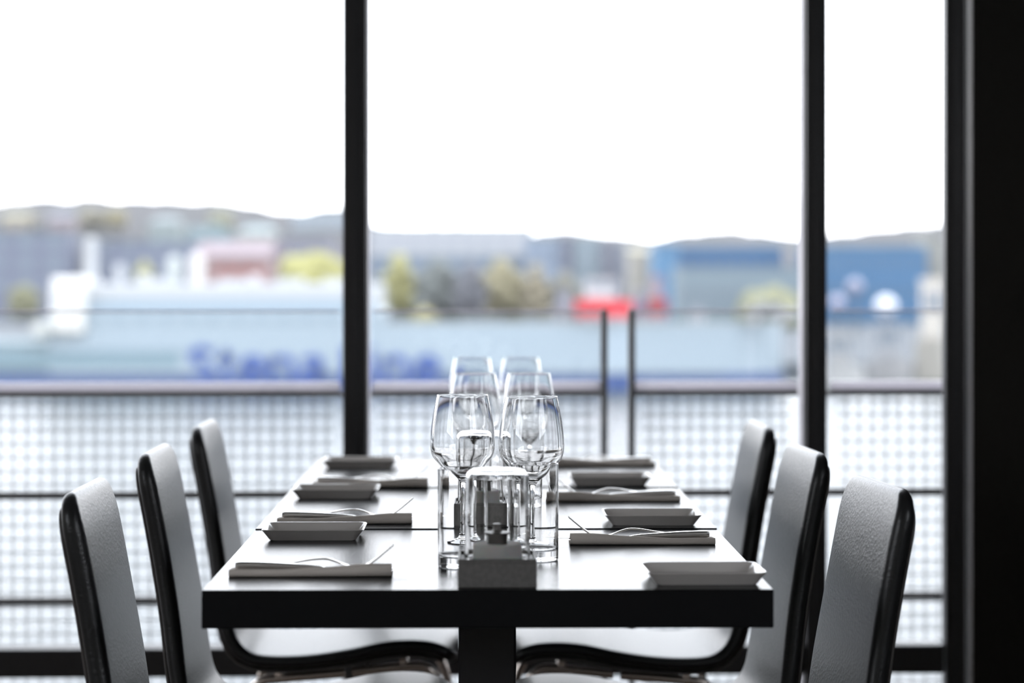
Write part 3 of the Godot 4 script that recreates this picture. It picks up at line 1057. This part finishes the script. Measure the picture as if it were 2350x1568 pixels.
func make_chair(label: String) -> Node3D:
	var t := thing("dining_chair", label, "chair", Vector3.ZERO, 0.0, "black leather chairs along the table")
	obj("upholstery", shell(0.0, 0.032, 0.026, 0.345, 0.40, 0.0), M.black_leather, t)
	obj("back_shell", shell(0.031, 0.006, 0.006, 0.315, 0.37, 0.02), M.chair_shell, t)
	for s in [-1.0, 1.0]:
		var z: float = s * 0.145
		var a := Shape.new()
		add_tube(a, smooth_path([Vector3(-0.225, 0.011, z * 1.25), Vector3(-0.185, 0.25, z * 1.07), Vector3(-0.172, 0.306, z), Vector3(-0.15, 0.330, z), Vector3(-0.11, 0.335, z), Vector3(0.02, 0.3455, z)], 0.012), 0.0095, 10)
		obj("leg", a.mesh(60.0), M.chrome, t)
		var b := Shape.new()
		add_tube(b, smooth_path([Vector3(0.25, 0.011, z * 1.25), Vector3(0.228, 0.26, z * 1.07), Vector3(0.212, 0.323, z), Vector3(0.192, 0.354, z), Vector3(0.155, 0.360, z), Vector3(0.035, 0.3475, z)], 0.012), 0.0095, 10)
		obj("leg", b.mesh(60.0), M.chrome, t)
	for x in [-0.115, 0.14]:
		var b := Shape.new()
		var y := 0.336 if x < 0 else 0.3555
		add_tube(b, PackedVector3Array([Vector3(x, y, -0.145), Vector3(x, y, 0), Vector3(x, y, 0.145)]), 0.007, 10)
		obj("cross_bar", b.mesh(60.0), M.chrome, t)
	for q in [[-0.115, 0.349, 0.145], [-0.115, 0.349, -0.145], [0.14, 0.370, 0.145], [0.14, 0.370, -0.145]]:
		obj("clip", box(Vector3(q[0] - 0.008, q[1] - 0.012, q[2] - 0.008), Vector3(q[0] + 0.008, q[1] + 0.008, q[2] + 0.008), 0.003), M.chrome, t)
	for q in [[-0.225, 0.18], [-0.225, -0.18], [0.25, 0.18], [0.25, -0.18]]:
		obj("foot_glide", lathe([Vector2(0, 0), Vector2(0.011, 0), Vector2(0.012, 0.004), Vector2(0.0105, 0.02), Vector2(0, 0.02)], 16), M.black_metal, t, Vector3(q[0], 0, q[1]))
	return t


func chairs() -> void:
	var c := make_chair("black leather chair at the left, nearest the camera")
	c.position = Vector3(-0.297, 0, -0.352)
	copy(c, "dining_chair", "black leather chair in the middle of the left side of the table", Vector3(-0.297, 0, -1.115))
	copy(c, "dining_chair", "farthest black leather chair on the left side, nearest the window", Vector3(-0.297, 0, -1.885))
	copy(c, "dining_chair", "black leather chair at the right, nearest the camera, its wrinkled back turned towards us", Vector3(0.315, 0, -0.36), PI + 0.085)
	copy(c, "dining_chair", "black leather chair in the middle of the right side of the table", Vector3(0.302, 0, -1.095), PI + 0.045)
	copy(c, "dining_chair", "farthest black leather chair on the right side, by the right mullion", Vector3(0.305, 0, -1.85), PI + 0.01)


# ================================================================= place settings
func napkin_shape() -> ArrayMesh:
	# a long folded cloth: bottom layer, a rounded fold at the front, top layer, and a loose inner layer; the fold swells to the right end
	var rings: Array = []
	var n := 26
	for i in n + 1:
		var q := i / float(n)
		var x := lerpf(-0.113, 0.113, q)
		var h := lerpf(0.0105, 0.0185, smoothstep(0.25, 1.0, q)) + 0.0004 * sin(q * 17.0)
		var back := -0.028 + 0.0012 * sin(q * 9.0 + 1.0)
		var th := 0.0022
		var outer: Array = [Vector2(back, 0.0), Vector2(0.028 - h / 2, 0.0)]
		outer.append_array(fold(0.028 - h / 2, h / 2, h / 2))
		outer.append(Vector2(0.008, lerpf(h, 0.0085, 0.75)))
		outer.append(Vector2(-0.006, 0.0082))
		outer.append(Vector2(back, 0.0072))
		var inner: Array = [Vector2(back, 0.005), Vector2(-0.006, 0.006), Vector2(0.008, lerpf(h, 0.0085, 0.75) - th)]
		var f := fold(0.028 - h / 2, h / 2, h / 2 - th)
		f.reverse()
		inner.append_array(f)
		inner.append(Vector2(back, th))
		var ring := PackedVector3Array()
		for p in outer + inner:
			ring.append(Vector3(x, p.y, p.x))
		rings.append(ring)
	var s := Shape.new()
	s.grid(rings)
	# close the two cut ends strip by strip
	var m: int = rings[0].size()
	for e in [0, n]:
		for j in m / 2 - 1:
			var a: PackedVector3Array = rings[e]
			var k := s.v.size()
			s.v.append_array([a[j], a[j + 1], a[m - 2 - j], a[m - 1 - j]])
			if e == 0:
				s.t.append_array([k, k + 2, k + 1, k, k + 3, k + 2])
			else:
				s.t.append_array([k, k + 1, k + 2, k, k + 2, k + 3])
	s.outward()
	return s.mesh(45.0)


func fold(cx: float, cy: float, r: float) -> Array:
	var out: Array = []
	for k in 9:
		var w := deg_to_rad(lerpf(-90, 90, k / 8.0))
		out.append(Vector2(cx + maxf(r, 0.001) * cos(w), cy + maxf(r, 0.001) * sin(w)))
	return out


func strip(line: Array, step: float) -> ArrayMesh:   # a flat bar along x: each mark is (x, y, z, width across z, thickness)
	var p: Array = []
	var d: Array = []
	for q in line:
		p.append(Vector3(q[0], q[1], q[2]))
		d.append(Vector3(q[3], q[4], 0))
	var rings: Array = []
	for i in p.size() - 1:
		var n := maxi(2, int(p[i].distance_to(p[i + 1]) / step))
		for k in n + (1 if i == p.size() - 2 else 0):
			var w := k / float(n)
			var c: Vector3 = p[i].cubic_interpolate(p[i + 1], p[max(i - 1, 0)], p[min(i + 2, p.size() - 1)], w)
			var sz: Vector3 = d[i].cubic_interpolate(d[i + 1], d[max(i - 1, 0)], d[min(i + 2, d.size() - 1)], w)
			rings.append([c, Vector3(absf(sz.x), absf(sz.y), 0)])
	var out: Array = []
	for i in rings.size():
		var c: Vector3 = rings[i][0]
		var tangent: Vector3 = (rings[min(i + 1, rings.size() - 1)][0] - rings[max(i - 1, 0)][0]).normalized()
		var up := tangent.cross(Vector3.FORWARD)
		if up.y < 0:
			up = -up
		var a: float = rings[i][1].x / 2
		var b: float = rings[i][1].y / 2
		var ring := PackedVector3Array()
		for k in 12:
			var w := TAU * k / 12 + PI / 12
			var e := Vector2(signf(cos(w)) * pow(absf(cos(w)), 0.5), signf(sin(w)) * pow(absf(sin(w)), 0.5))
			ring.append(c + Vector3(0, 0, a * e.x) + up * b * e.y)
		out.append(ring)
	var s := Shape.new()
	s.loft(out)
	return s.mesh(45.0)


func make_knife() -> Node3D:
	var t := thing("knife", "", "knife", Vector3.ZERO, 0.0, "steel table knives")
	obj("handle", strip([[-0.105, 0.0062, 0, 0.012, 0.006], [-0.102, 0.006, 0, 0.0155, 0.0105], [-0.06, 0.0055, 0, 0.0145, 0.0095], [0.0, 0.0035, 0, 0.011, 0.0055], [0.016, 0.0022, 0, 0.01, 0.0035]], 0.006), M.steel, t)
	obj("blade", strip([[0.016, 0.0022, 0, 0.010, 0.003], [0.03, 0.0012, 0, 0.016, 0.0014], [0.09, 0.0012, 0, 0.0175, 0.0011], [0.132, 0.0012, -0.002, 0.012, 0.001], [0.146, 0.0012, -0.006, 0.003, 0.0008]], 0.006), M.steel, t)
	return t


func make_fork() -> Node3D:
	var t := thing("fork", "", "fork", Vector3.ZERO, 0.0, "steel table forks")
	obj("handle", strip([[-0.098, 0.002, 0, 0.013, 0.003], [-0.06, 0.0035, 0, 0.012, 0.003], [-0.03, 0.007, 0, 0.009, 0.0026], [0.0, 0.0115, 0, 0.0065, 0.003], [0.02, 0.0115, 0, 0.006, 0.003], [0.038, 0.0055, 0, 0.008, 0.0026]], 0.006), M.steel, t)
	obj("head", strip([[0.038, 0.0055, 0, 0.008, 0.0026], [0.05, 0.0016, 0, 0.019, 0.002], [0.064, 0.001, 0, 0.024, 0.0018], [0.08, 0.0058, 0, 0.0245, 0.0016]], 0.004), M.steel, t)
	for k in 4:
		var z := (k - 1.5) * 0.0066
		obj("tine", strip([[0.078, 0.005, z, 0.0044, 0.0022], [0.09, 0.0135, z, 0.0038, 0.0021], [0.112, 0.0315, z * 0.95, 0.0024, 0.0016]], 0.004), M.steel, t)
	return t


func plate_shape() -> ArrayMesh:
	# a shallow oblong dish with sloping sides: rounded rectangles from the foot up the outside, over the rim and down the inside
	var rows := [[0.058, 0.044, 0.0008, 0.006], [0.0675, 0.0535, 0.0, 0.008], [0.069, 0.055, 0.0012, 0.008], [0.0785, 0.0635, 0.0135, 0.014], [0.0808, 0.0658, 0.0158, 0.016], [0.0812, 0.0662, 0.0170, 0.016], [0.0802, 0.0652, 0.0178, 0.0155], [0.0786, 0.0636, 0.0174, 0.015], [0.0768, 0.0618, 0.0152, 0.014], [0.0700, 0.0555, 0.0062, 0.010], [0.0675, 0.0530, 0.0048, 0.009], [0.063, 0.049, 0.0042, 0.007]]
	var rings: Array = []
	for r in rows:
		var ring := PackedVector3Array()
		var corner: float = r[3]
		for q in 4:
			var sx: float = [1, -1, -1, 1][q]
			var sz: float = [1, 1, -1, -1][q]
			for k in 7:
				var w: float = PI / 2 * (q + k / 6.0)
				ring.append(Vector3(sx * (r[0] - corner) + corner * cos(w), r[2], sz * (r[1] - corner) + corner * sin(w)))
		rings.append(ring)
	var s := Shape.new()
	s.loft(rings)
	return s.mesh(35.0)


func settings() -> void:
	# each row: side, then depth of the napkin's fold, the plate's middle (x, z), their turns, and the words that tell them apart
	var rows := [
		[-1, -0.236, -0.164, -0.265, -0.662, 0.0, 0.0, "at the front left of the table", "on the left, by the seam of the first two tables"],
		[-1, -0.228, -0.866, -0.272, -1.367, 0.01, 0.0, "on the left side just behind the sharp white dish", "on the middle table, left side"],
		[-1, -0.2155, -1.558, -0.261, -2.063, -0.01, 0.0, "at the far left end of the table", "at the far left corner, before the dark mullion"],
		[1, 0.253, -0.562, 0.306, -0.1, 0.012, 0.03, "on the right side of the nearest table", "at the front right corner of the table"],
		[1, 0.257, -1.268, 0.2896, -0.869, 0.01, 0.0, "in the middle of the right side", "on the right, just beyond the first table seam"],
		[1, 0.269, -2.073, 0.259, -1.622, 0.01, 0.0, "at the far right end by the railing posts", "on the far table, right side"]]
	var cloth := napkin_shape()
	var dish := plate_shape()
	var knife0 := make_knife()
	var fork0 := make_fork()
	for i in rows.size():
		var r: Array = rows[i]
		var left: bool = r[0] < 0
		var turn: float = r[5] + (0.0 if left else PI)
		# the napkin keeps its fold towards the camera; at the right it is mirrored end for end by its own mesh
		var nap := tag(obj("napkin", cloth if left else mirrored(cloth), M.napkin_cloth, self, Vector3(r[1], top_at(r[2]) + 0.0002, r[2])), "white folded napkin under cutlery " + r[7], "napkin", "folded napkins")
		nap.rotation.y = r[5]
		var kn: Node3D = knife0 if i == 0 else copy(knife0, "knife", "", Vector3.ZERO)
		kn.set_meta("label", "steel knife lying on the napkin " + r[7])
		kn.position = Vector3(r[1], top_at(r[2]) + 0.0082, r[2] + (-0.003 if left else -0.003))
		kn.rotation.y = turn
		var fk: Node3D = fork0 if i == 0 else copy(fork0, "fork", "", Vector3.ZERO)
		fk.set_meta("label", "steel fork with raised tines " + r[7])
		fk.position = Vector3(r[1] + (0.002 if left else -0.002), top_at(r[2]) + 0.0085, r[2] - 0.0205)
		fk.rotation.y = turn + (0.02 if left else -0.02)
		var pl := tag(obj("side_plate", dish, M.porcelain, self, Vector3(r[3], top_at(r[4]) + 0.0002, r[4])), "white oblong porcelain dish " + r[8], "plate", "white oblong dishes")
		pl.rotation.y = r[6]


func mirrored(m: ArrayMesh) -> ArrayMesh:   # end for end across x
	var a := m.surface_get_arrays(0)
	var v: PackedVector3Array = a[Mesh.ARRAY_VERTEX]
	var n: PackedVector3Array = a[Mesh.ARRAY_NORMAL]
	var t: PackedInt32Array = a[Mesh.ARRAY_INDEX]
	for i in v.size():
		v[i].x = -v[i].x
		n[i].x = -n[i].x
	for i in range(0, t.size(), 3):
		var k := t[i + 1]
		t[i + 1] = t[i + 2]
		t[i + 2] = k
	a[Mesh.ARRAY_VERTEX] = v
	a[Mesh.ARRAY_NORMAL] = n
	a[Mesh.ARRAY_INDEX] = t
	var out := ArrayMesh.new()
	out.add_surface_from_arrays(Mesh.PRIMITIVE_TRIANGLES, a)
	return out


# ================================================================= glasses and candle lanterns
func wine_glass_shape() -> ArrayMesh:
	var outer := round_profile([Vector2(0.036, 0.0016), Vector2(0.022, 0.0042), Vector2(0.010, 0.0075), Vector2(0.0058, 0.016), Vector2(0.0046, 0.036), Vector2(0.0043, 0.065), Vector2(0.0048, 0.086), Vector2(0.0072, 0.0965), Vector2(0.0145, 0.1035), Vector2(0.027, 0.112), Vector2(0.0385, 0.1255), Vector2(0.0475, 0.1375), Vector2(0.0508, 0.153), Vector2(0.0502, 0.170), Vector2(0.0475, 0.193), Vector2(0.0438, 0.2145), Vector2(0.0404, 0.2318)], 0.0032)
	var inner := round_profile([Vector2(0.0390, 0.2318), Vector2(0.0425, 0.2145), Vector2(0.0462, 0.193), Vector2(0.0489, 0.170), Vector2(0.0495, 0.153), Vector2(0.0462, 0.1383), Vector2(0.0373, 0.1270), Vector2(0.0262, 0.1142), Vector2(0.014, 0.1066), Vector2(0.006, 0.1042), Vector2(0.0, 0.1036)], 0.0032)
	var p: Array = [Vector2(0, 0.0006), Vector2(0.0345, 0.0), Vector2(0.0360, 0.0007)]
	p.append_array(outer)
	p.append_array(arc(0.0397, 0.2318, 0.0007, 0, 180, 6).slice(1, 6))
	p.append_array(inner)
	return lathe(p, 72, 60.0)


func tumbler_shape() -> ArrayMesh:
	var p: Array = [Vector2(0, 0.0016), Vector2(0.026, 0.0012)]
	p.append_array(arc(0.0325, 0.0025, 0.0025, -90, 0, 5))
	p.append_array([Vector2(0.035, 0.02), Vector2(0.035, 0.05), Vector2(0.035, 0.09), Vector2(0.035, 0.1408)])
	p.append_array(arc(0.0341, 0.1411, 0.0009, 0, 180, 6))
	p.append_array([Vector2(0.0332, 0.09), Vector2(0.0332, 0.05), Vector2(0.0330, 0.024)])
	p.append_array(arc(0.028, 0.019, 0.005, 0, -90, 5))
	p.append_array([Vector2(0.014, 0.0132), Vector2(0.0, 0.0126)])
	return lathe(p, 72, 60.0)


func chimney_shape() -> ArrayMesh:   # an upturned tumbler: open below, flat thick top with rounded shoulders
	var p: Array = [Vector2(0, 0.1215), Vector2(0.026, 0.1215)]
	p.append_array(arc(0.030, 0.1085, 0.013, 80, 4, 8))
	p.append_array([Vector2(0.0434, 0.090), Vector2(0.0442, 0.06), Vector2(0.0446, 0.025), Vector2(0.0447, 0.0016)])
	p.append_array(arc(0.0433, 0.0014, 0.0014, 0, -180, 6))
	p.append_array([Vector2(0.0423, 0.025), Vector2(0.0419, 0.06), Vector2(0.0411, 0.090)])
	p.append_array(arc(0.030, 0.1085, 0.0108, 4, 80, 8))
	p.append_array([Vector2(0.025, 0.1191), Vector2(0, 0.1191)])
	return lathe(p, 72, 60.0)


func make_lantern(label: String) -> Node3D:
	var t := thing("candle_lantern", label, "candle holder", Vector3.ZERO, 0.0, "glass domed candle lanterns")
	# a square tray: body with a recessed top
	var s := Shape.new()
	add_box(s, Vector3(-0.053, 0.0, -0.053), Vector3(0.053, 0.034, 0.053), 0.001)
	obj("base", s.mesh(20.0), M.concrete_grey, t)
	var r := Shape.new()
	add_box(r, Vector3(-0.053, 0.034, -0.053), Vector3(0.053, 0.0385, -0.0495), 0.0008)
	add_box(r, Vector3(-0.053, 0.034, 0.0495), Vector3(0.053, 0.0385, 0.053), 0.0008)
	add_box(r, Vector3(-0.053, 0.034, -0.0495), Vector3(-0.0495, 0.0385, 0.0495), 0.0008)
	add_box(r, Vector3(0.0495, 0.034, -0.0495), Vector3(0.053, 0.0385, 0.0495), 0.0008)
	obj("rim", r.mesh(20.0), M.concrete_grey, t)
	obj("candle", lathe([Vector2(0, 0.0342), Vector2(0.033, 0.0342), Vector2(0.0335, 0.036), Vector2(0.0335, 0.052), Vector2(0.0315, 0.0545), Vector2(0.012, 0.0535), Vector2(0, 0.0535)], 40), M.candle_wax, t)
	obj("burner", lathe([Vector2(0, 0.0538), Vector2(0.0135, 0.0538), Vector2(0.0135, 0.066), Vector2(0.0175, 0.0665), Vector2(0.0175, 0.0695), Vector2(0.008, 0.0705), Vector2(0.0055, 0.073), Vector2(0.0055, 0.081), Vector2(0, 0.081)], 32), M.burner_metal, t)
	obj("glass_dome", chimney_shape(), M.glass, t, Vector3(0, 0.0343, 0))
	return t


func glasses() -> void:
	var l := make_lantern("glass domed candle on a square grey block at the front edge of the table")
	l.position = Vector3(0.0232, TOP + 0.0002, -0.072)
	copy(l, "candle_lantern", "second glass domed candle on a grey block, behind the front glasses", Vector3(0.002, top_at(-0.852) + 0.0002, -0.852))
	var wine := wine_glass_shape()
	var spots := [
		[-0.0275, -0.567, "sharp empty wine glass at the left of the front pair"],
		[0.0795, -0.518, "sharp empty wine glass at the right of the front pair"],
		[-0.0107, -1.365, "wine glass at the left of the second pair, behind the sharp ones"],
		[0.0925, -1.365, "wine glass at the right of the second pair, behind the sharp ones"],
		[-0.0185, -2.185, "blurred wine glass at the left of the farthest pair"],
		[0.0905, -2.185, "blurred wine glass at the right of the farthest pair"]]
	for p in spots:
		tag(obj("wine_glass", wine, M.glass, self, Vector3(p[0], top_at(p[1]) + 0.0003, p[1])), p[2], "wine glass", "empty wine glasses down the middle")
	var cup := tumbler_shape()
	for p in [
		[-0.026, -0.262, "straight water tumbler left of the front candle"],
		[0.0806, -0.345, "straight water tumbler right of the front candle"],
		[-0.0085, -1.14, "water tumbler on the left behind the second candle"],
		[0.086, -1.16, "water tumbler on the right behind the second candle"]]:
		tag(obj("tumbler", cup, M.glass, self, Vector3(p[0], top_at(p[1]) + 0.0003, p[1])), p[2], "drinking glass", "water tumblers down the middle")
